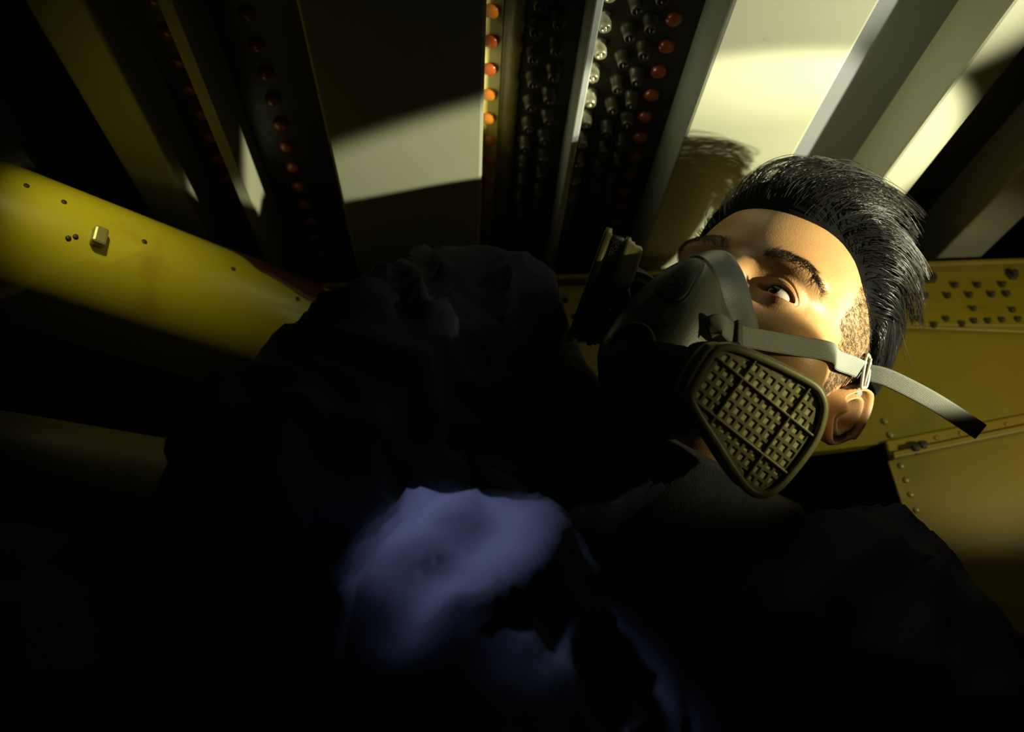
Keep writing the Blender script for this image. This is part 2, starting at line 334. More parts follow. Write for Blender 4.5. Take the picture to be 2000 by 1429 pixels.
def head_sdf(p):
    """skin surface of the head in centimetres: x = his left, y = forward, z = up, origin midway between the eyes"""
    m=p.copy(); m[...,0]=np.abs(m[...,0])
    d=_el(m,(0,-8.6,3.6),(7.5,9.5,8.1))
    d=_sm(d,_el(m,(0,-5.2,-3.2),(6.5,6.0,7.4)),2.2)
    d=_sm(d,_el(m,(2.7,-1.15,2.0),(2.9,1.7,1.0)),1.7)      # brow ridge
    d=_sm(d,_el(m,(4.7,-2.7,-2.9),(2.2,2.2,2.0)),2.6)      # cheekbone
    d=_sm(d,_el(m,(0,-3.4,-8.6),(4.2,3.9,2.9)),2.0)        # jaw
    d=_sm(d,_el(m,(5.2,-7.2,-6.6),(1.5,2.4,2.2)),2.0)      # jaw angle
    d=_sm(d,_el(m,(0,-.7,-10.3),(1.9,1.5,1.4)),1.2)        # chin
    d=-_sm(-d,_el(m,(3.2,2.5,-.45),(2.5,2.3,1.75)),1.3)    # orbit
    d=_sm(d,_cap(m,(0,.25,.9),(0,2.2,-3.6),.75,1.0),.9)    # nose bridge
    d=_sm(d,_el(m,(0,2.4,-3.9),(1.05,1.05,.9)),.5)
    d=_sm(d,_el(m,(1.25,1.2,-4.2),(.8,1.1,.75)),.5)        # wings of the nose
    d=_sm(d,_el(m,(0,.35,-6.5),(2.2,1.0,.5)),.5)           # lips
    d=_sm(d,_el(m,(0,.3,-7.5),(1.9,.95,.55)),.4)
    d=_sm(d,np.linalg.norm(m-EYE,axis=-1)-1.40,.55)        # eyelids over the eyeball
    d=_sm(d,_cap(m,(0,-8.5,-8),(0,-11.5,-17),5.6,6.0),1.5) # neck
    return d
def head_hit(o,v,t0=0.,t1=40.):
    """first hit of rays o + t v (v unit) with the head"""
    t=np.full(v.shape[0],t0,float)
    for _ in range(90): t=t+np.maximum(head_sdf(o+v*t[:,None]),-1.)*.75
    return t
def hgrad(p, e=.05):
    g = np.stack([head_sdf(p + np.eye(3)[i] * e) - head_sdf(p - np.eye(3)[i] * e) for i in range(3)], -1)
    return g / (np.linalg.norm(g, axis=-1, keepdims=True) + 1e-9)

SKIN = mat('warm_skin', (0.360, 0.200, 0.087), .47, var=(0.336, 0.174, 0.072), vscale=60, bump=.22, bscale=900, sss=.22, spec=.38)
HAIRM = mat('black_hair', (.008, .0075, .007), .34, spec=.42, var=(.011, .010, .009), vscale=60)
STUB = mat('stubble_hair', (0.043, 0.028, 0.013), .5, var=(0.029, 0.020, 0.012), vscale=60)
EYEW = mat('eye_white', (0.418, 0.394, 0.348), .15, var=(0.406, 0.360, 0.319), vscale=200, coat=.6)
IRIS = mat('dark_iris', (.008, .006, .004), .12, var=(.014, .009, .005), vscale=800, coat=.3, spec=.3)
CLOTH = mat('navy_coverall_cloth', (.034, .040, .080), .85, var=(.027, .032, .068), vscale=25, bump=.4, bscale=1400, spec=.2)
RIBC = mat('dark_ribbed_cloth', (.02, .022, .032), .9, var=(.03, .032, .042), vscale=200, bump=.5, bscale=900)
BOOTM = mat('black_boot_leather', (.02, .02, .022), .5, var=(.03, .03, .03), vscale=40, bump=.3, bscale=150)
BRASS = mat('brass_zip', (.55, .42, .16), .3, .9, var=(.5, .38, .14), vscale=100)

person = empty('person', (.05, .72, 0.), 'man in navy coverall sitting with knees up, head tilted, wearing a respirator', 'person')

# --- head surface: rings spreading out from the left eye, projected onto the field
HC = np.array((0., -7.5, -.5))
def almond(phi):
    """outline of the eye opening around its centre, in centimetres (x to the temple, z up)"""
    c, s = np.cos(phi), np.sin(phi)
    a = 1.62; up = .54; lo = .36
    h = np.where(s > 0, up, lo)
    return a * h / np.sqrt((h * c) ** 2 + (a * s) ** 2) * (1 - .10 * np.abs(c) ** 8)
NS, NR = 288, 250
phi = np.arange(NS) / NS * 2 * np.pi
e0 = np.array((3.14, .20, -.08)); ax0 = (e0 - HC) / np.linalg.norm(e0 - HC); De = np.linalg.norm(e0 - HC)
ex = np.cross(ax0, (0, 0, 1.)); ex /= np.linalg.norm(ex); ez = np.cross(ex, ax0)
if ex[0] < 0: ex = -ex
tilt = math.radians(-7); ex, ez = ex * math.cos(tilt) + ez * math.sin(tilt), ez * math.cos(tilt) - ex * math.sin(tilt)
A = almond(phi) / De
rings = []
for i in range(NR + 1):
    s = i / NR; th = A + (np.pi - .004 - A) * s ** 1.7
    D = np.cos(th)[:, None] * ax0 + np.sin(th)[:, None] * (np.cos(phi)[:, None] * ex + np.sin(phi)[:, None] * ez)
    t = 30 - head_hit(HC + D * 30, -D)
    # upper lid fold, lower lid fold
    dl = (th - A) * De; up = np.clip(np.sin(phi), 0, 1)
    cr = .17 + .28 * up ** .5
    g = np.exp(-((dl - cr) / .065) ** 2) * np.clip(np.sin(np.clip(phi, 0, np.pi)) * 1.6 + np.where(np.cos(phi) > 0, .35, -.2), 0, 1) * (np.sin(phi) > -.15) * np.clip((np.cos(phi) + .75) / 1.0, 0, 1)
    t = t - .095 * g + .05 * np.exp(-((dl - .20) / .12) ** 2) * up
    lo = np.clip(-np.sin(phi), 0, 1); t = t - .035 * np.exp(-((dl - .55) / .12) ** 2) * lo
    rings.append(HC + D * t[:, None])
R0 = rings[0]; 
def toeye(P, r):
    d = P - EYE; return EYE + d / np.linalg.norm(d, axis=1, keepdims=True) * r
inner = toeye(R0 * .985 + e0 * .015, 1.12); mid = toeye(R0, 1.24); edge = toeye(R0, 1.36)
HV = np.concatenate([inner, mid, edge] + rings[1:]); nr = 3 + NR; HF = []
for i in range(nr - 1):
    k = np.arange(NS); k2 = (k + 1) % NS
    HF += np.stack([i * NS + k, i * NS + k2, (i + 1) * NS + k2, (i + 1) * NS + k], 1).tolist()
HF.append([(nr - 1) * NS + k for k in range(NS)])
# cut the right eye open as a shallow almond
q = HV - np.array((-3.12, 0., -.02)); inn = (HV[:, 1] > -1.5) & ((q[:, 0] / 1.5) ** 2 + (np.where(q[:, 2] > 0, q[:, 2] / .42, q[:, 2] / .32)) ** 2 < 1)
RE = EYE * np.array((-1, 1, 1)); dd = HV[inn] - RE; HV[inn] = RE + dd / np.linalg.norm(dd, axis=1, keepdims=True) * 1.12
# --- ears
def ear(side):
    V = []; Fc = []; NA, NB = 64, 26
    for i in range(NB + 1):
        r = i / NB
        for k in range(NA):
            a = 2 * math.pi * k / NA; c, s = math.cos(a), math.sin(a)     # c: backwards, s: up
            Rb = 1.75 if c > 0 else 1.25; Rz = 3.05
            R = 1 / math.sqrt((c / Rb) ** 2 + (s / Rz) ** 2)
            if s < -.3: R *= 1 - .22 * max(0, c) * (-s) * 1.3
            bx, bz = r * R * c, r * R * s
            front = max(0., -c)
            rim = math.exp(-((r - .90) / .085) ** 2) * (1 - .55 * front) * (1 - .45 * max(0, -s) ** 2)
            anti = math.exp(-((r - .60) / .11) ** 2) * (1 - .9 * front) * (.9 + .1 * s)
            sca = math.exp(-((r - .76) / .07) ** 2) * (1 - front)
            con = math.exp(-(r / .42) ** 4)
            h = .75 + .95 * rim + .62 * anti - .45 * sca - 1.5 * con
            trag = math.exp(-(((bx + 1.0) / .42) ** 2 + ((bz + .35) / .65) ** 2)); h += .75 * trag
            lobe = math.exp(-(((bx + .2) / 1.0) ** 2 + ((bz + 2.35) / .75) ** 2)); h += .20 * lobe
            h -= .7 * front * max(0, r - .7) / .3
            fl = .55 + .45 * (bx / 1.75)                                # stands off the head towards the back
            V.append((h + fl * .55, bx, bz))
    base = len(V)
    for k in range(NA):                                                 # rolled back edge and root
        p = V[NB * NA + k]; V.append((p[0] - .45, p[1] * .97, p[2] * .97))
    for k in range(NA):
        p = V[NB * NA + k]; V.append((-.9, p[1] * .62 - .35, p[2] * .72))
    for i in range(NB + 2):
        for k in range(NA): Fc.append((i * NA + k, i * NA + (k + 1) % NA, (i + 1) * NA + (k + 1) % NA, (i + 1) * NA + k))
    V = np.array(V)
    ang = math.radians(16)                                               # leans back
    bx = V[:, 1] * math.cos(ang) + V[:, 2] * math.sin(ang); bz = -V[:, 1] * math.sin(ang) + V[:, 2] * math.cos(ang)
    out = np.stack([6.35 + V[:, 0] + .05 * bx, -9.75 - bx, -1.75 + bz], 1)
    if side < 0: out[:, 0] *= -1
    return out, Fc
allV = [hw(HV)]; allF = list(HF); base = len(HV)
for sd in (1, -1):
    v, f = ear(sd); allV.append(hw(v)); allF += [[i + base for i in q] for q in f]; base += len(v)

# --- limbs: joints in metres
J = dict(neck=hw((0, -11, -15.5)), chest=(.085, .645, .46), belly=(.06, .70, .28), pelvis=(.05, .72, .13),
         shR=(-.005, .590, .715), elR=(-.116, .470, .585), wrR=(-.013, .531, .575), shL=(.262, .590, .520), elL=(.330, .500, .300), wrL=(.140, .430, .330),
         hipR=(-.035, .72, .12), knR=(-.235, .440, .480), anR=(-.270, .330, .085), hipL=(.135, .72, .12), knL=(.000, .460, .505), anL=(.020, .330, .085))
J = {k: np.array(v, float) for k, v in J.items()}
def capsules(segs):
    V = []; Fc = []
    for a, b, ra, rb in segs:
        a = np.array(a, float); b = np.array(b, float); d = b - a; L = np.linalg.norm(d); d = d / max(L, 1e-6)
        path = []; rad = []
        for t in np.linspace(-90, 0, 6): path.append(a + d * ra * math.sin(math.radians(t))); rad.append(max(ra * math.cos(math.radians(t)), 1e-4))
        for t in (.25, .5, .75): path.append(a + (b - a) * t); rad.append(ra + (rb - ra) * t)
        for t in np.linspace(0, 90, 6): path.append(b + d * rb * math.sin(math.radians(t))); rad.append(max(rb * math.cos(math.radians(t)), 1e-4))
        v, f = tube(path, np.array(rad), 18); o = len(V); V += list(v); Fc += [tuple(i + o for i in q) for q in f]
    return V, Fc
def remeshed(segs, vox, smooth_it):
    V, Fc = capsules(segs); me = bpy.data.meshes.new('tmp'); me.from_pydata([tuple(map(float, v)) for v in V], [], Fc)
    o = bpy.data.objects.new('tmp', me); COL.objects.link(o)
    r = o.modifiers.new('r', 'REMESH'); r.mode = 'VOXEL'; r.voxel_size = vox
    s = o.modifiers.new('s', 'SMOOTH'); s.factor = .5; s.iterations = smooth_it
    dg = bpy.context.evaluated_depsgraph_get(); m2 = o.evaluated_get(dg).to_mesh()
    v = np.empty(len(m2.vertices) * 3); m2.vertices.foreach_get('co', v); v = v.reshape(-1, 3)
    n = np.empty(len(m2.vertices) * 3); m2.vertices.foreach_get('normal', n); n = n.reshape(-1, 3)
    f = [tuple(p.vertices) for p in m2.polygons]
    o.evaluated_get(dg).to_mesh_clear(); bpy.data.objects.remove(o); bpy.data.meshes.remove(me)
    return v, n, f
def hand(wr, fw, up, side):
    """palm with five bent fingers; fw = along the hand, up = back of the hand"""
    fw = np.array(fw, float); fw /= np.linalg.norm(fw); up = np.array(up, float); up -= fw * (up @ fw); up /= np.linalg.norm(up); lt = np.cross(up, fw) * side
    seg = [(wr, wr + fw * .03, .024, .026)]
    for o_, ln in ((-.027, .070), (-.009, .080), (.010, .075), (.027, .060)):
        kn = wr + fw * .092 + lt * o_; seg.append((wr + fw * .02 + lt * o_ * .6, kn, .016, .0115))
        d1 = fw * .8 - up * .6; d2 = fw * .25 - up * .97; d3 = -fw * .3 - up * .95
        p = kn
        for d_, k_, ra, rb in ((d1, .45, .0098, .0090), (d2, .32, .0090, .0082), (d3, .23, .0082, .0070)):
            d_ = d_ / np.linalg.norm(d_); q_ = p + d_ * ln * k_; seg.append((p, q_, ra, rb)); p = q_
    t0 = wr + fw * .03 - lt * .024; t1 = t0 + (fw * .6 - lt * .75 - up * .25) * .042; t2 = t1 + (fw * .9 - lt * .25 - up * .4) * .036
    seg += [(t0, t1, .015, .0115), (t1, t2, .0108, .0085)]
    return seg
bodyseg = [(J['pelvis'], J['belly'], .11, .105), (J['belly'], J['chest'], .105, .12), (J['chest'], J['neck'], .10, .055),
           (J['shR'], J['chest'], .055, .09), (J['shL'], J['chest'], .055, .09), (J['neck'], hw((0, -9.5, -11)), .056, .05)]
for sd in 'RL':
    bodyseg += [(J['sh' + sd], J['el' + sd], .046, .036), (J['el' + sd], J['wr' + sd], .036, .025), (J['hip' + sd], J['kn' + sd], .075, .05), (J['kn' + sd], J['an' + sd], .048, .036)]
v, n, f = remeshed(bodyseg, .009, 4); allV.append(v); allF += [[i + base for i in q] for q in f]; base += len(v)
for wr, fw, up, sd in ((J['wrR'], (.75, .1, -.55), (.2, -.9, .3), 1), (J['wrL'], (-.8, -.3, .35), (.1, -.3, .9), -1)):
    v, n, f = remeshed(hand(wr, fw, up, sd), .003, 3); allV.append(v); allF += [[i + base for i in q] for q in f]; base += len(v)
body = mk('body', np.concatenate(allV), allF, SKIN, person); tag(body, 'warm-toned face lit from his left, ear and dark brows')

# --- eyes
def eyeball(c, gaze):
    n1, n2 = 40, 32; g = np.array(gaze, float); g /= np.linalg.norm(g); a = np.cross(g, (0, 0, 1.)); a /= np.linalg.norm(a); b = np.cross(a, g)
    V = []; Fc = []; mi = []
    for i in range(n2 + 1):
        t = math.pi * (i / n2) ** 1.25
        for k in range(n1):
            p = 2 * math.pi * k / n1; r = 1.2 + .06 * math.exp(-(t / .42) ** 4)
            V.append(c + r * (math.cos(t) * g + math.sin(t) * (math.cos(p) * a + math.sin(p) * b)))
    for i in range(n2):
        for k in range(n1):
            Fc.append((i * n1 + k, i * n1 + (k + 1) % n1, (i + 1) * n1 + (k + 1) % n1, (i + 1) * n1 + k)); mi.append(1 if math.pi * ((i + .5) / n2) ** 1.25 < .55 else 0)
    o = mk('eyeball', hw(V), Fc, EYEW, person, fix=True); o.data.materials.append(IRIS); o.data.polygons.foreach_set('material_index', mi)
    return o
eyeball(EYE, (-.36, .90, .13)); eyeball(RE, (-.40, .90, .10))

# --- hair
def roots(n, cond, lo=(-9, -20, -8), jitter=0):
    out = []
    while sum(map(len, out)) < n:
        D = RNG.normal(size=(n * 3, 3)); D /= np.linalg.norm(D, axis=1, keepdims=True)
        c = np.array((0, -8.5, 2.)); t = 30 - head_hit(c + D * 30, -D); p = c + D * t[:, None]; out.append(p[cond(p)])
    return np.concatenate(out)[:n]
def hairline(p):
    ax = np.abs(p[:, 0]); y = p[:, 1]
    z = np.interp(-y, [-1, .8, 1.6, 2.6, 3.8, 6, 8.5, 11, 12.5, 15, 18.5], [6.3, 6.6, 6.5, 6.0, 4.9, 3.7, 2.6, .8, -1.5, -4.5, -6.5])
    return p[:, 2] - z
def longhair(p): return hairline(p) > 0
def grow(P, k, L, shell):
    """comb the strands: up off the scalp, then back over it"""
    n = len(P); out = [P]; p = P.copy(); N = hgrad(p)
    front = np.clip((p[:, 1] + 7) / 7, 0, 1); side = np.clip((np.abs(p[:, 0]) - 4.2) / 2.5, 0, 1); back = np.clip((-p[:, 1] - 11) / 5, 0, 1)
    flow = np.stack([.55 + .25 * np.sign(p[:, 0]) * side, -1. + .5 * front, .15 - .8 * side * (p[:, 1] < -6) - 1.6 * back], 1)
    ph = np.array([noise.noise(tuple(q * .4)) for q in P]); ph2 = np.array([noise.noise(tuple(q * .4 + 9)) for q in P])
    flow[:, 0] += .55 * ph; flow[:, 2] += .35 * ph2
    flow /= np.linalg.norm(flow, axis=1, keepdims=True)
    for i in range(1, k):
        s = i / (k - 1); N = hgrad(p); d = head_sdf(p)
        want = shell * (.25 + .75 * front)[:, None].ravel()
        lift = np.clip((want - d) / want, -.35, 1.) * (1.15 * (1 - s) + .15) + .10 * front
        fw = np.stack([0 * front, front * .22 * (1 - s) ** 2, front * .35 * (1 - s)], 1)
        tan = flow - N * np.sum(flow * N, 1, keepdims=True); tan /= np.linalg.norm(tan, axis=1, keepdims=True) + 1e-6
        v_ = tan * (.35 + .65 * s) + N * lift[:, None] + fw
        v_ /= np.linalg.norm(v_, axis=1, keepdims=True); p = p + v_ * (L / (k - 1))[:, None]
        pen = np.minimum(head_sdf(p) - .12, 0); p = p - hgrad(p) * pen[:, None]
        out.append(p)
    return np.stack(out, 1)
NH = 8000
rt = roots(NH, longhair)
fr = np.clip((rt[:, 1] + 9) / 9, 0, 1); hl = hairline(rt)
L = (4.2 + 6.0 * fr) * RNG.uniform(.8, 1.12, NH) * np.clip(.45 + hl / 2.0, .45, 1)
shell = (1.9 + 2.3 * fr) * np.where(RNG.random(NH) < .7, RNG.uniform(.82, 1.08, NH), RNG.uniform(.4, .9, NH))
KP = 16; G = grow(rt, KP, L, shell)
cl = RNG.integers(0, NH, 330)                                             # gather into locks
d2 = ((rt[:, None, :] - rt[cl][None]) ** 2).sum(-1); near = cl[d2.argmin(1)]
wgt = (np.linspace(0, 1, KP) ** 1.2 * .75)[None, :, None]
G2 = G * (1 - wgt) + (G[near] + RNG.normal(size=(NH, 1, 3)) * .16) * wgt
loose = RNG.random(NH) < .03; G2[loose] = G[loose] + np.linspace(0, 1, KP)[None, :, None] ** 2 * RNG.normal(size=(loose.sum(), 1, 3)) * .9
HAIRV, HAIRF = strands(G2, .030, .012)
tag(mk('hair', hw(HAIRV), HAIRF, HAIRM, person), 'black swept-up hair, long on top', kind='stuff')
# dark mass of hair close to the scalp
n1, n2 = 120, 70; V = []
Dg = []
for i in range(n2):
    t = (i / (n2 - 1)) * 2.5 + .001
    for k in range(n1):
        p = 2 * math.pi * k / n1; Dg.append((math.sin(t) * math.cos(p), -.25 * math.cos(t) + math.sin(t) * math.sin(p), math.cos(t)))
Dg = np.array(Dg); Dg /= np.linalg.norm(Dg, axis=1, keepdims=True); c = np.array((0, -8.5, 2.)); t = 30 - head_hit(c + Dg * 30, -Dg); p = c + Dg * t[:, None]
h = hairline(p); ffr = np.clip((p[:, 1] + 9) / 9, 0, 1)
off = np.clip(h * .6 + .12, -.3, 1.1 + .7 * ffr); p2 = p + Dg * off[:, None]
Fc = []
for i in range(n2 - 1):
    for k in range(n1):
        q = (i * n1 + k, i * n1 + (k + 1) % n1, (i + 1) * n1 + (k + 1) % n1, (i + 1) * n1 + k)
        if max(h[j] for j in q) > -.2: Fc.append(q)
mk('hair_undercoat', hw(p2), Fc, mat('matt_black_hair', (.004, .004, .004), .95, spec=.0, var=(.008, .008, .008), vscale=90), person)
# clipped sides
def sides(p):
    ax = np.abs(p[:, 0]); h = hairline(p)
    return (h <= .25) & (ax > 5.2) & (p[:, 1] < -3.6 + (p[:, 2] < 1) * -.9) & (p[:, 1] > -16) & (p[:, 2] > np.interp(-p[:, 1], [3, 5, 6.3, 7.6, 9, 16], [2.2, .2, -2.6, -3.0, 1.2, -7]))
rs = roots(6500, sides); N = hgrad(rs); fl = np.tile(np.array((.05, -.75, -.55)), (len(rs), 1)) + RNG.normal(size=rs.shape) * .28
v_ = fl - N * np.sum(fl * N, 1, keepdims=True) + N * .42; v_ /= np.linalg.norm(v_, axis=1, keepdims=True)
Ls = RNG.uniform(.18, .42, (len(rs), 1)); P = np.stack([rs - N * .02, rs + v_ * Ls * .55, rs + v_ * Ls * 1.0 - N * .03], 1)
V, Fc = strands(P, .012, .006); tag(mk('clipped_hair', hw(V), Fc, STUB, person), 'short clipped hair at the temple', kind='stuff')
# brows and lashes
def brow(side, n=420):
    s = RNG.random(n) ** .9; x = 1.25 + 4.2 * s; zc = np.interp(x, [1.2, 2.4, 3.8, 4.6, 5.5], [1.95, 2.30, 2.42, 2.15, 1.30]); wd = np.interp(s, [0, .15, .6, 1], [.34, .52, .40, .16])
    z = zc + RNG.uniform(-1, 1, n) * wd
    o = np.stack([x * side, np.full(n, 8.), z], 1); v = np.tile((0., -1., 0.), (n, 1)); t = head_hit(o, v); r = o + v * t[:, None]; N = hgrad(r)
    fl = np.stack([(np.interp(s, [0, .3, 1], [.35, .9, 1.])) * side, 0 * s, np.interp(s, [0, .3, 1], [.9, .35, -.55]) + (zc - z) * .9], 1) + RNG.normal(size=(n, 3)) * .26
    d = fl - N * np.sum(fl * N, 1, keepdims=True); d /= np.linalg.norm(d, axis=1, keepdims=True); L = RNG.uniform(.45, .8, (n, 1))
    P = np.stack([r, r + d * L * .5 + N * .07, r + d * L + N * .03], 1)
    V, Fc = strands(P, .0095, .004); return mk('eyebrow', hw(V), Fc, HAIRM, person)
tag(brow(1), 'black eyebrow', kind='stuff'); tag(brow(-1), 'black eyebrow', kind='stuff')
P = []
for k in range(0, NS):
    s_p = math.sin(phi[k])
    if abs(s_p) < .18 or (math.cos(phi[k]) < -.2) or (s_p < 0 and k % 4): continue
    if k % 2 and s_p > 0: continue
    r = edge[k]; o_ = (r - EYE) / np.linalg.norm(r - EYE); out = o_ * (.8 if s_p > 0 else .5) + ex * math.cos(phi[k]) * .35 + ez * s_p * .30
    out /= np.linalg.norm(out); Ln = (.42 if s_p > 0 else .22) * random.uniform(.8, 1.1)
    P.append([r, r + out * Ln * .5, r + out * Ln + ez * (.10 if s_p > 0 else -.06)])
V, Fc = strands(np.array(P), .011, .004); tag(mk('eyelashes', hw(V), Fc, HAIRM, person), kind='stuff')

# --- coverall
cov = [(J['pelvis'], J['belly'], .145, .135), (J['belly'], J['chest'], .135, .150), (J['chest'], J['neck'] + np.array((-.005, 0, .005)), .125, .080),
       (J['shR'], J['chest'] + np.array((0, 0, .05)), .082, .12), (J['shL'], J['chest'] + np.array((0, 0, .03)), .080, .12)]
cov += [(J['shR'], J['elR'], .086, .056), (J['elR'], J['wrR'] , .054, .046), (J['shL'], J['elL'], .078, .062), (J['elL'], J['wrL'], .060, .046)]
for sd in 'RL': cov += [(J['hip' + sd], J['kn' + sd], .098, .070), (J['kn' + sd], J['an' + sd], .068, .062)]
v, n, f = remeshed(cov, .0065, 6)
def wrinkle(p):
    a = noise.noise((p[0] * 11 + 3, p[1] * 11, p[2] * 7)); b = 1 - abs(noise.noise((p[0] * 17 + a * 1.2, p[1] * 9, p[2] * 17 + a))); c = 1 - abs(noise.noise((p[0] * 34, p[1] * 22 + a * 2, p[2] * 30)))
    d = 1 - abs(noise.noise((p[0] * 9 + p[2] * 5, p[1] * 6 + 2 * a, p[2] * 13 - p[0] * 8 + 4)))
    return (.010 * a + .016 * (b - .75) + .008 * (c - .75) + .013 * (d ** 3 - .4))
kd = np.exp(-(np.linalg.norm(v - J['knL'], axis=1) / .13) ** 2)
fine = np.array([(1 - abs(noise.noise((q[0] * 46 + q[2] * 20, q[1] * 18, q[2] * 40 - q[0] * 22)))) ** 4 if w_ > .1 else 0. for q, w_ in zip(v, kd)])
ka = J['knL'] + np.array((.050, -.055, .075)); kb = J['knL'] + np.array((-.055, -.085, -.035)); kt = np.clip(((v - ka) @ (kb - ka)) / ((kb - ka) @ (kb - ka)), 0, 1)
kl = np.linalg.norm(v - ka - kt[:, None] * (kb - ka) + np.array([[.012 * noise.noise((t_ * 7, 1, 1)), 0, .010 * noise.noise((t_ * 9, 5, 1))] for t_ in kt]), axis=1)
crease = np.exp(-(kl / .012) ** 2) - .55 * np.exp(-((kl - .024) / .011) ** 2)
v = v + n * (np.array([wrinkle(q) for q in v]) + .005 * kd * (fine - .4) - .013 * crease)[:, None]
v_cov, f_cov = v.copy(), list(f); cover = mk('coverall', v, f, CLOTH, person); tag(cover, 'loose wrinkled navy coverall')
def ringtube(c, ax, r, h, rr, m, name):
    """a band of cloth round a limb"""
    ax = np.array(ax, float); ax /= np.linalg.norm(ax); a = np.cross(ax, (0.3, .2, 1.)); a /= np.linalg.norm(a); b = np.cross(ax, a); V = []; Fc = []; N = 40; sec = [(0, -h), (rr, -h * .9), (rr * 1.3, 0), (rr, h * .9), (0, h), (-rr * .8, 0)]
    for k in range(N):
        t = 2 * math.pi * k / N
        for q_, z in sec:
            w_ = r + q_ + .003 * noise.noise((k * .5, z * 30, 1)); V.append(np.array(c) + ax * z + w_ * (math.cos(t) * a + math.sin(t) * b))
    for k in range(N):
        for j in range(6): Fc.append((k * 6 + j, k * 6 + (j + 1) % 6, ((k + 1) % N) * 6 + (j + 1) % 6, ((k + 1) % N) * 6 + j))
    return mk(name, V, Fc, m, person, fix=True)
dn = hw((0, -9.5, -11)) - J['neck']
ringtube(J['neck'] + dn * .45, dn + np.array((.004, -.006, 0)), .073, .050, .007, RIBC, 'collar')
ringtube(J['wrR'] + (J['wrR'] - J['elR']) * .05, J['wrR'] - J['elR'], .048, .018, .005, CLOTH, 'cuff')
ringtube(J['wrL'] + (J['wrL'] - J['elL']) * .05, J['wrL'] - J['elL'], .045, .018, .005, CLOTH, 'cuff')
for sd in 'RL':
    a = J['an' + sd]; v, n, f = remeshed([(a + np.array((0, .0, .06)), a + np.array((0, 0, -.02)), .055, .052), (a + np.array((0, .03, -.045)), a + np.array((-.005, -.11, -.048)), .042, .036), (a + np.array((0, -.05, -.035)), a + np.array((0, .0, .0)), .045, .05)], .006, 3)
    v[:, 2] = np.maximum(v[:, 2], .0005); b_ = mk('boot', v, f, BOOTM, person)
    mk('boot_sole', *(lambda c_: boxvf(c_[0] - .045, c_[0] + .04, c_[1] - .15, c_[1] + .075, 0.0005, .018))(a), BOOTM, b_, smooth=False)

# ================================================================== the respirator
RUB = mat('grey_green_rubber', (0.049, 0.055, 0.042), .42, var=(0.042, 0.046, 0.035), vscale=40, bump=.15, bscale=900)
SILI = mat('blue_grey_silicone', (.080, .092, .125), .45, var=(.072, .082, .110), vscale=40, bump=.12, bscale=900)
BLACKP = mat('black_plastic', (.008, .009, .009), .55, spec=.25, var=(.02, .02, .02), vscale=80)
PANELM = mat('dark_badge_plastic', (.014, .016, .014), .62, spec=.25, var=(.03, .034, .03), vscale=80)
OLIVE = mat('olive_cartridge_plastic', (.25, .235, .105), .38, var=(.225, .21, .09), vscale=60, bump=.06, bscale=700)
MEDIA = mat('pale_filter_media', (.68, .65, .34), .8, var=(.58, .55, .28), vscale=900, bump=.5, bscale=1500)
LABELM = mat('black_printed_label', (.010, .010, .012), .35, var=(.014, .014, .016), vscale=100)
PRINT = mat('grey_print', (.40, .40, .38), .6, var=(.34, .34, .32), vscale=300)
INK = mat('black_marker_ink', (.004, .004, .005), .5, var=(.006, .006, .006), vscale=100)
BUCK = mat('translucent_buckle_plastic', (.27, .285, .24), .3, var=(.24, .26, .21), vscale=90, sss=.5)
STRAP = weave_mat('grey_elastic_weave', (.07, .075, .06), (.24, .255, .225), 4.2)
CHROME = mat('bright_metal_pin', (.75, .75, .68), .2, 1., var=(.68, .68, .6), vscale=100)

rb = hw((0, 4., -8))
resp = empty('half_mask_respirator', rb, 'grey rubber half-face respirator with two olive filter cartridges on the man\'s face', 'respirator')
RG = [ # rows from the face to the front, columns from the nose round his left to the chin
 [(0, 2.3, .15), (1.25, 1.7, -.5), (2.45, .5, -2.0), (3.5, -.4, -3.6), (4.6, -1.9, -7.2), (3.4, -2.0, -10.6), (0, -.9, -12)],
 [(0, 3.0, -.05), (1.55, 2.35, -.8), (2.85, 1.0, -2.3), (3.95, .1, -3.9), (5.0, -1.2, -7.4), (3.7, -1.0, -11.0), (0, .2, -12.5)],
 [(0, 3.9, -.9), (1.5, 3.4, -1.5), (2.75, 2.0, -3.0), (3.95, .8, -4.4), (4.9, -.3, -7.6), (3.5, .3, -11.2), (0, 1.3, -12.7)],
 [(0, 4.85, -2.35), (1.2, 4.45, -2.85), (2.15, 3.0, -3.95), (3.2, 1.7, -5.0), (4.2, 1.1, -8.0), (3.1, 1.7, -11.2), (0, 2.5, -12.6)],
 [(0, 5.15, -2.75), (1.25, 4.9, -3.3), (2.1, 4.1, -4.6), (3.0, 3.2, -6.0), (3.6, 2.7, -8.4), (2.8, 3.1, -11.2), (0, 3.8, -12.3)],
 [(0, 5.55, -3.5), (1.15, 5.45, -4.1), (1.95, 5.15, -5.5), (2.6, 4.7, -7.0), (2.8, 4.5, -9.0), (2.2, 4.8, -11.0), (0, 5.1, -11.9)],
 [(0, 5.85, -4.6), (.9, 5.85, -5.1), (1.5, 5.75, -6.2), (1.9, 5.6, -7.4), (1.95, 5.5, -9.0), (1.5, 5.6, -10.4), (0, 5.7, -11.1)],
 [(0, 6.0, -6.6), (.4, 6.0, -6.8), (.7, 6.0, -7.2), (.8, 6.0, -7.8), (.7, 5.95, -8.6), (.4, 5.9, -9.2), (0, 5.9, -9.4)]]
rr = []
for row in RG:
    full = list(row) + [(-x, y, z) for x, y, z in row[-2:0:-1]]; rr.append(crom(full, 8, True))
rr = np.array(rr); NC = rr.shape[1]
grid = np.stack([crom(rr[:, k], 8) for k in range(NC)], 1)       # rows x NC x 3
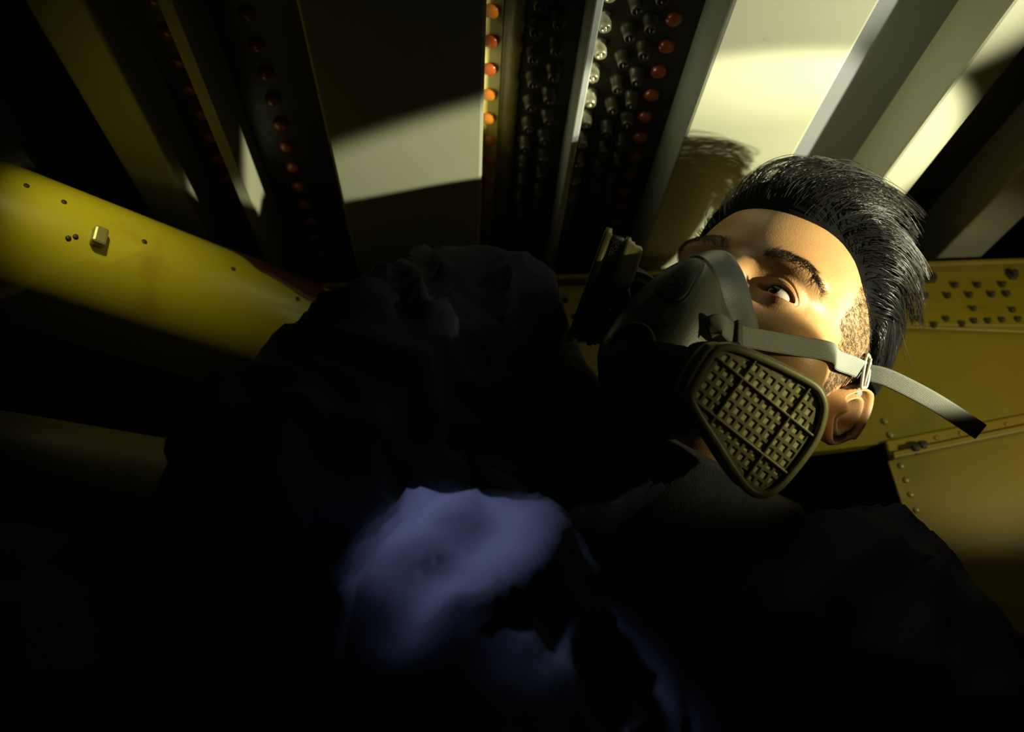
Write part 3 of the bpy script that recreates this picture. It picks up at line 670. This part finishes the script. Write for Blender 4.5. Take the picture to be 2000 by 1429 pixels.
def strip(g, i0, i1, cap=False):
    V = g[i0:i1 + 1].reshape(-1, 3); Fc = []
    for i in range(i1 - i0):
        for k in range(NC): Fc.append((i * NC + k, i * NC + (k + 1) % NC, (i + 1) * NC + (k + 1) % NC, (i + 1) * NC + k))
    if cap: Fc.append(tuple((i1 - i0) * NC + k for k in range(NC)))
    return V, Fc
V, Fc = strip(grid, 0, 24)
# inner flap so the seal has thickness
inner_r = grid[0] * .97 + np.array((0, -.6, -.15)); b0 = len(V); V = np.concatenate([V, inner_r]); Fc += [(k, (k + 1) % NC, b0 + (k + 1) % NC, b0 + k) for k in range(NC)]
tag(mk('face_seal', hw(V), Fc, SILI, resp, fix=True), 'blue-grey soft face seal over the nose bridge')
g2 = grid.copy(); cen = np.array((0, 1.5, -7.)); 
for i, k_ in ((24, 1.012), (25, 1.022), (26, 1.026)): g2[i] = cen + (grid[i] - cen) * k_
V, Fc = strip(g2, 24, grid.shape[0] - 1, True)
facep = mk('facepiece', hw(V), Fc, RUB, resp, fix=True); tag(facep, 'dark grey-green rubber facepiece')
bvh = BVHTree.FromPolygons([tuple(map(float, q)) for q in V], Fc)          # in head centimetres
def onface(p, d, lift=.02):
    hit = bvh.ray_cast(Vector(p), Vector(d).normalized(), 20.)
    return (np.array(hit[0]) - np.array(d) / np.linalg.norm(d) * lift) if hit[0] else np.array(p, float)
# triangular badge with an embossed emblem
tri = crom([(-.55, -6.05), (-.30, -4.4), (.10, -3.15), (.70, -3.35), (1.20, -5.0), (1.28, -6.25), (.75, -6.75), (0., -6.5)], 5, True)
def badge(scale, lift, name, m, par, thick):
    c = tri.mean(0); V = []; n = len(tri); Fc = []; rows = [(1.0, -.10), (1.0, lift - .02), (.96, lift), (.6, lift), (.2, lift)]
    for s, l in rows:
        for q in tri:
            x, z = c + (q - c) * s * scale; p = onface((x, 12, z), (0, -1, 0), 0); V.append(p + np.array((0, l, l * .4)))
    for i in range(len(rows) - 1): Fc += [(i * n + k, i * n + (k + 1) % n, (i + 1) * n + (k + 1) % n, (i + 1) * n + k) for k in range(n)]
    Fc.append(tuple((len(rows) - 1) * n + k for k in range(n)))
    return mk(name, hw(V), Fc, m, par, fix=True)
badge(1.17, .03, 'badge_groove', BLACKP, resp, .1)
bd = badge(.98, .10, 'badge', PANELM, resp, .1)
for k, (x, z, a, L_) in enumerate(((.15, -5.0, .3, .5), (.45, -5.3, 1.2, .4), (.30, -5.6, .4, .6), (.55, -5.8, -.3, .45), (.05, -5.6, 1.3, .35), (.70, -5.5, 1.0, .35), (.25, -5.95, 0.1, .5))):
    pts = []
    for t in np.linspace(-.5, .5, 7):
        xx, zz = x + math.cos(a) * t * L_ - math.sin(a) * t * t * .5, z + math.sin(a) * t * L_ + math.cos(a) * t * t * .5; pts.append(onface((xx, 12, zz), (0, -1, 0), .10))
    mk('emblem_stroke', hw(tube(pts, .030, 6)[0]), tube(pts, .030, 6)[1], PANELM, bd)
# marker writing and print on the front
def text_on(s, org, xd, yd, size, m, name, cast, lift=.03, thick=0.0):
    cu = bpy.data.curves.new('tmp_text', 'FONT'); cu.body = s; cu.size = size; cu.resolution_u = 3
    o = bpy.data.objects.new('tmp_text', cu); COL.objects.link(o); dg = bpy.context.evaluated_depsgraph_get(); dg.update(); me = o.evaluated_get(dg).to_mesh()
    bm = bmesh.new(); bm.from_mesh(me); bmesh.ops.triangulate(bm, faces=bm.faces); bmesh.ops.subdivide_edges(bm, edges=bm.edges, cuts=1)
    P = [np.array(v.co) for v in bm.verts]; Fc = [[v.index for v in f_.verts] for f_ in bm.faces]; bm.verts.index_update()
    Fc = [[v.index for v in f_.verts] for f_ in bm.faces]; bm.free(); o.evaluated_get(dg).to_mesh_clear(); bpy.data.objects.remove(o); bpy.data.curves.remove(cu)
    V = [cast(np.array(org) + np.array(xd) * p[0] + np.array(yd) * p[1]) for p in P]
    return V, Fc
xd = np.array((.80, 0, -.20)); xd /= np.linalg.norm(xd); yd = np.array((.15, 0, 1.)); yd /= np.linalg.norm(yd)
for s, org, sz in (('ME', (-.75, 12, -7.35), 1.15), ('ESHNZ', (-1.9, 12, -8.25), 1.10)):
    V, Fc = text_on(s, org, xd, yd, sz, INK, 'marker_writing', lambda p: onface(p, (0, -1, 0), .03))
    mk('marker_writing', hw(V), Fc, INK, resp, smooth=False)
for s, org, sz in (('<', (-2.1, 12, -10.6), 1.0), ('B', (-1.55, 12, -10.3), .38)):
    V, Fc = text_on(s, org, yd * .8 - xd * .2, yd * -.1 - xd * 1., sz, PRINT, 'moulded_mark', lambda p: onface(p, (0, -1, 0), .03)) if s == 'X' else text_on(s, org, xd, yd, sz, PRINT, 'moulded_mark', lambda p: onface(p, (0, -1, 0), .03))
    mk('moulded_mark', hw(V), Fc, PRINT, resp, smooth=False)
# exhalation valve cover under the front
prof = [(1.5, -.4), (1.5, .12), (1.4, .20), (1.1, .24), (1.05, .16), (.3, .16), (.25, .2), (.02, .22)]
V, Fc = lathe(prof, 40); V = np.array(V); vc = np.array((0, 5.55, -10.2)); vn = np.array((0, .96, -.28)); vx = np.array((1., 0, 0)); vy = np.cross(vn, vx)
mk('exhalation_valve_cover', hw(vc + V[:, :1] * vx + V[:, 1:2] * vy + V[:, 2:3] * vn), Fc, BLACKP, resp, fix=True)

# --- filter cartridges
OUT = np.array([(-4.53, -1.92), (-3.75, -2.44), (-1.78, -3.03), (0.36, -3.51), (1.91, -3.73), (2.9, -3.44), (3.57, -2.82), (4.12, -1.56), (4.26, -0.21), (4.16, 1.47), (3.91, 2.71), (3.27, 3.48), (2.3, 3.75), (0.67, 3.39), (-1.29, 2.75), (-3.06, 2.2), (-4.15, 1.74), (-4.54, 1.31), (-4.68, 0.56), (-4.8, -0.56), (-4.75, -1.46)])
OUTL = crom(OUT, 5, True); OC = OUTL.mean(0)
def inset(P, d):
    T = np.roll(P, -1, 0) - np.roll(P, 1, 0); T /= np.linalg.norm(T, axis=1, keepdims=True); N = np.stack([-T[:, 1], T[:, 0]], 1)
    if np.mean(np.sum(N * (OC - P), 1)) < 0: N = -N
    Q = P + N * d
    for _ in range(2): Q = .5 * Q + .25 * (np.roll(Q, 1, 0) + np.roll(Q, -1, 0))
    return Q
def inside(pt, P):
    x, y = pt; c = False; j = len(P) - 1
    for i in range(len(P)):
        if (P[i][1] > y) != (P[j][1] > y) and x < (P[j][0] - P[i][0]) * (y - P[i][1]) / (P[j][1] - P[i][1]) + P[i][0]: c = not c
        j = i
    return c
def loops(rows, capa=True, capb=True):
    n = len(rows[0][0]); V = []; Fc = []
    for P, wv in rows: V += [(q[0], q[1], wv) for q in P]
    for i in range(len(rows) - 1): Fc += [(i * n + k, i * n + (k + 1) % n, (i + 1) * n + (k + 1) % n, (i + 1) * n + k) for k in range(n)]
    if capa: Fc.append(tuple(range(n))[::-1])
    if capb: Fc.append(tuple((len(rows) - 1) * n + k for k in range(n)))
    return np.array(V), Fc
I1, I2, I3, I4, I45, I5 = (inset(OUTL, d) for d in (.14, .32, .46, .62, .78, .95))
def cartridge(c, sgn, label):
    ea = np.array((.55, -.83, .09)); eb = np.array((-.17, -.22, -.96)); ea /= np.linalg.norm(ea); eb -= ea * (ea @ eb); eb /= np.linalg.norm(eb); n = np.cross(ea, eb)
    mir = np.array((sgn, 1, 1)); c = np.array(c, float)
    def T(V): V = np.asarray(V, float); return hw(c + (V[:, :1] * ea + V[:, 1:2] * eb + V[:, 2:3] * n) * mir)
    V, Fc = loops([(I5, -2.75), (I4, -2.70), (I3, -2.55), (I3, -2.15), (I2, -2.05), (I2, -1.85), (I1, -1.75), (I1, -1.45), (I2, -1.40), (I2, -.50), (I1, -.46), (OUTL, -.40), (OUTL, -.10), (inset(OUTL, .05), .0), (I2, .02), (I3, -.03), (I3, -.30)], True, False)
    o = mk('cartridge', T(V), Fc, OLIVE, resp, fix=True); tag(o, label)
    V, Fc = loops([(inset(OUTL, .30), -1.34), (inset(OUTL, .28), -1.30), (inset(OUTL, .28), -.60), (inset(OUTL, .30), -.56)], False, False)
    mk('label_band', T(V), Fc, LABELM, o, fix=True)
    V, Fc = loops([(I2, -.42), (I2, -.34)]); mk('filter_media', T(V), Fc, MEDIA, o, smooth=False, fix=True)
    # grille plate with square holes
    p = .632; bar = .19; u0 = -2.15 + .02; v0 = -1.2 + .02; V = []; Fc = []; zt, zb = -.24, -.345
    xs = []; 
    for i in range(-6, 12): xs += [(u0 + i * p - bar / 2, u0 + i * p + bar / 2, 1), (u0 + i * p + bar / 2, u0 + (i + 1) * p - bar / 2, 0)]
    yv = []
    for j in range(-6, 10): yv += [(v0 + j * p - bar / 2, v0 + j * p + bar / 2, 1), (v0 + j * p + bar / 2, v0 + (j + 1) * p - bar / 2, 0)]
    for x0, x1, bx_ in xs:
        for y0, y1, by_ in yv:
            cx, cy = (x0 + x1) / 2, (y0 + y1) / 2
            if not inside((cx, cy), I3): continue
            if not bx_ and not by_ and inside((cx, cy), I4): continue
            q, fq = boxvf(x0, x1, y0, y1, zb, zt); b_ = len(V); V += q; Fc += [tuple(k + b_ for k in z) for z in fq]
    # rounded inner ledge under the rim
    gv, gf = loops([(I3, zt - .01), (I4, zt - .01), (inset(OUTL, .74), zb), (I3, zb)], False, False); b_ = len(V); V += [tuple(z) for z in gv]; Fc += [tuple(k + b_ for k in z) for z in gf]
    mk('grille', T(V), Fc, OLIVE, o, smooth=False, fix=True)
    for kind, val in (('A', -1.2), ('A', 1.42), ('B', -2.15), ('B', 1.70)):
        ts = [t for t in np.arange(-5, 5, .02) if inside(((t, val) if kind == 'A' else (val, t)), I3)]; a0, a1 = min(ts), max(ts); hw_ = .055
        q, fq = boxvf(a0, a1, val - hw_, val + hw_, -.34, -.09) if kind == 'A' else boxvf(val - hw_, val + hw_, a0, a1, -.34, -.09)
        bev(mk('grille_rib', T(q), fq, OLIVE, o, smooth=False, fix=True), .0003)
    # rows of tiny print round the label band
    B = inset(OUTL, .268); n_ = len(B); V = []; Fc = []
    seglen = np.linalg.norm(np.roll(B, -1, 0) - B, axis=1); cum = np.concatenate([[0], np.cumsum(seglen)]); tot = cum[-1]
    def at(s): s = s % tot; i = np.searchsorted(cum, s) - 1; i = max(i, 0) % n_; t = (s - cum[i]) / max(seglen[i], 1e-6); return B[i] * (1 - t) + B[(i + 1) % n_] * t
    rg = random.Random(3)
    for wv in (-1.22, -1.10, -.98, -.86, -.74):
        s = 0.
        while s < tot:
            L_ = rg.uniform(.03, .10); gap = rg.choice((.03, .035, .09)); hh = .020
            if rg.random() > .15 and (s % 9) > 1.2:
                a, b = at(s), at(s + L_); k = len(V); V += [(a[0], a[1], wv - hh), (b[0], b[1], wv - hh), (b[0], b[1], wv + hh), (a[0], a[1], wv + hh)]; Fc.append((k, k + 1, k + 2, k + 3))
            s += L_ + gap
    tag(mk('label_print', T(V), Fc, PRINT, o, smooth=False), kind='stuff')
    back = T(np.array([(-.3, 0, -2.7)]))[0]
    return o, back
cn, bn = cartridge((7.7, 2.5, -10.3), 1, 'olive filter cartridge with a square grille')
cf, bf = cartridge((-7.75, 3.1, -5.15), -1, 'olive filter cartridge seen edge-on with a black label band')
for nm, b_, m0 in (('near', bn, (3.2, 2.8, -7.6)), ('far', bf, (-3.2, 3.2, -6.4))):
    a = hw(m0); V, Fc = tube([a, a + (b_ - a) * .3, a + (b_ - a) * .32, a + (b_ - a) * .55, a + (b_ - a) * .57, b_], np.array([.019, .019, .022, .022, .019, .019]), 28)
    mk('inlet_port', V, Fc, BLACKP, resp)

# --- straps
def ribbon(P, N, w_, th, m, name, par, lab=None):
    """flat elastic band along P (head cm) with surface normals N"""
    k = 6; C_ = crom(P, k); Nn = crom(N, k); Nn /= np.linalg.norm(Nn, axis=1, keepdims=True); T_ = np.gradient(C_, axis=0); T_ /= np.linalg.norm(T_, axis=1, keepdims=True)
    B_ = np.cross(Nn, T_); B_ /= np.linalg.norm(B_, axis=1, keepdims=True); V = []; uv = []; Fc = []; cols = np.linspace(-1, 1, 9); s = 0
    for i in range(len(C_)):
        if i: s += np.linalg.norm(C_[i] - C_[i - 1])
        for c_ in cols: V.append(C_[i] + B_[i] * c_ * w_ / 2 + Nn[i] * th * (1 - .5 * abs(c_) ** 6)); uv.append((s / 10, c_ * .5 + .5))
        for c_ in cols[::-1]: V.append(C_[i] + B_[i] * c_ * w_ / 2 - Nn[i] * th * (1 - .5 * abs(c_) ** 6)); uv.append((s / 10, c_ * .5 + .5))
    n_ = 18
    for i in range(len(C_) - 1):
        for j in range(n_): Fc.append((i * n_ + j, i * n_ + (j + 1) % n_, (i + 1) * n_ + (j + 1) % n_, (i + 1) * n_ + j))
    Fc.append(tuple(range(n_))[::-1]); Fc.append(tuple((len(C_) - 1) * n_ + j for j in range(n_)))
    o = mk(name, hw(V), Fc, m, par, uv=uv, fix=True)
    if lab: tag(o, lab)
    return o
def offs(P, d):
    P = np.array(P, float); return P + hgrad(P) * (d - head_sdf(P))[:, None]
clipL = np.array((4.2, 3.3, -6.0))
cheek = offs([(6.0, -.4, -3.35), (6.6, -2.6, -2.0), (6.75, -4.9, -.7), (7.2, -7.0, .55), (7.4, -8.3, 1.25)], .38)
path = np.concatenate([[(3.0, 4.6, -7.0), (3.6, 4.5, -6.35), clipL], cheek[:]])
nrm = np.concatenate([[(.6, .75, .2), (.75, .55, .25), (.85, .45, .15)], hgrad(cheek)])
for sg, nm in ((1, 'grey elastic strap across his left cheek'), (-1, None)):
    ribbon(path * (sg, 1, 1), nrm * (sg, 1, 1), 1.30, .07, STRAP, 'head_strap', resp, nm)
# loose tail past the buckle
tp = np.array([(7.75, -8.7, 1.35), (9.0, -9.2, 1.75), (11.2, -11.0, 2.3), (13.0, -12.9, 2.75), (14.7, -14.7, 3.05)])
tn = np.array([(.60, .55, -.55), (.50, .62, -.60), (.44, .70, -.56), (.44, .72, -.53), (.44, .74, -.51)])
ribbon(tp, tn, 1.25, .06, weave_mat('dark_elastic_weave', (.03, .03, .024), (.12, .122, .10), 4.2), 'strap_tail', resp, 'loose dark grey strap end')
BLUEST = weave_mat('blue_grey_webbing', (.10, .11, .15), (.22, .24, .31), 5.5)
rs_ = offs([(7.3, -9.2, .9), (7.3, -11.5, .4), (6.6, -14.5, 1.0), (4.0, -17.3, 2.0), (0., -18.3, 2.6)], .35); rs_[:2, 0] += .35
ribbon(rs_, hgrad(rs_), 1.2, .06, BLUEST, 'rear_strap', resp)
# plastic buckle
T_ = np.array((.30, -.80, .52)); T_ /= np.linalg.norm(T_); Nb = np.array((.92, .30, -.10)); Nb -= T_ * (Nb @ T_); Nb /= np.linalg.norm(Nb); Bb = np.cross(Nb, T_); bc = np.array((7.80, -8.35, 1.15))
loop = [(-.18, -1.0), (-.18, .95), (.1, 1.05), (.42, .85), (.42, -.55), (.1, -1.15)]
pts = np.array([bc + T_ * a + Bb * b + Nb * (.12 * math.sin(b)) for a, b in crom(loop, 4, True)]); pts = np.concatenate([pts, pts[:1]])
bk = mk('buckle', hw(tube(pts, .115, 10)[0]), tube(pts, .115, 10)[1], BUCK, resp); tag(bk, 'translucent white plastic strap buckle')
pts = np.array([bc + T_ * .12 + Bb * b + Nb * .1 for b in np.linspace(-1.0, .95, 6)]); mk('buckle_bar', hw(tube(pts, .09, 8)[0]), tube(pts, .09, 8)[1], BUCK, bk)
# clips where the straps leave the facepiece, and bright pins
for sg in (1, -1):
    c = clipL * (sg, 1, 1); t = np.array((.45 * sg, -.75, .45)); t /= np.linalg.norm(t); n_ = np.array((.8 * sg, .5, .2)); n_ -= t * (n_ @ t); n_ /= np.linalg.norm(n_); b_ = np.cross(n_, t)
    V, Fc = boxvf(-.22, .22, -.85, .85, -.12, .30); V = np.array(V); bev(mk('strap_clip', hw(c + V[:, :1] * t + V[:, 1:2] * b_ + V[:, 2:] * n_), Fc, RUB, resp, smooth=False, fix=True), .0008)
    q = [np.array((3.9 * sg, 3.2, -8.9)), np.array((4.6 * sg, 2.9, -9.1)), np.array((5.0 * sg, 2.5, -9.4))] if sg > 0 else [np.array((-3.3, 4.3, -6.6)), np.array((-3.6, 4.4, -7.2)), np.array((-3.8, 4.3, -7.7))]
    V, Fc = tube(q, .07, 8); mk('metal_pin', hw(V), Fc, CHROME, resp)
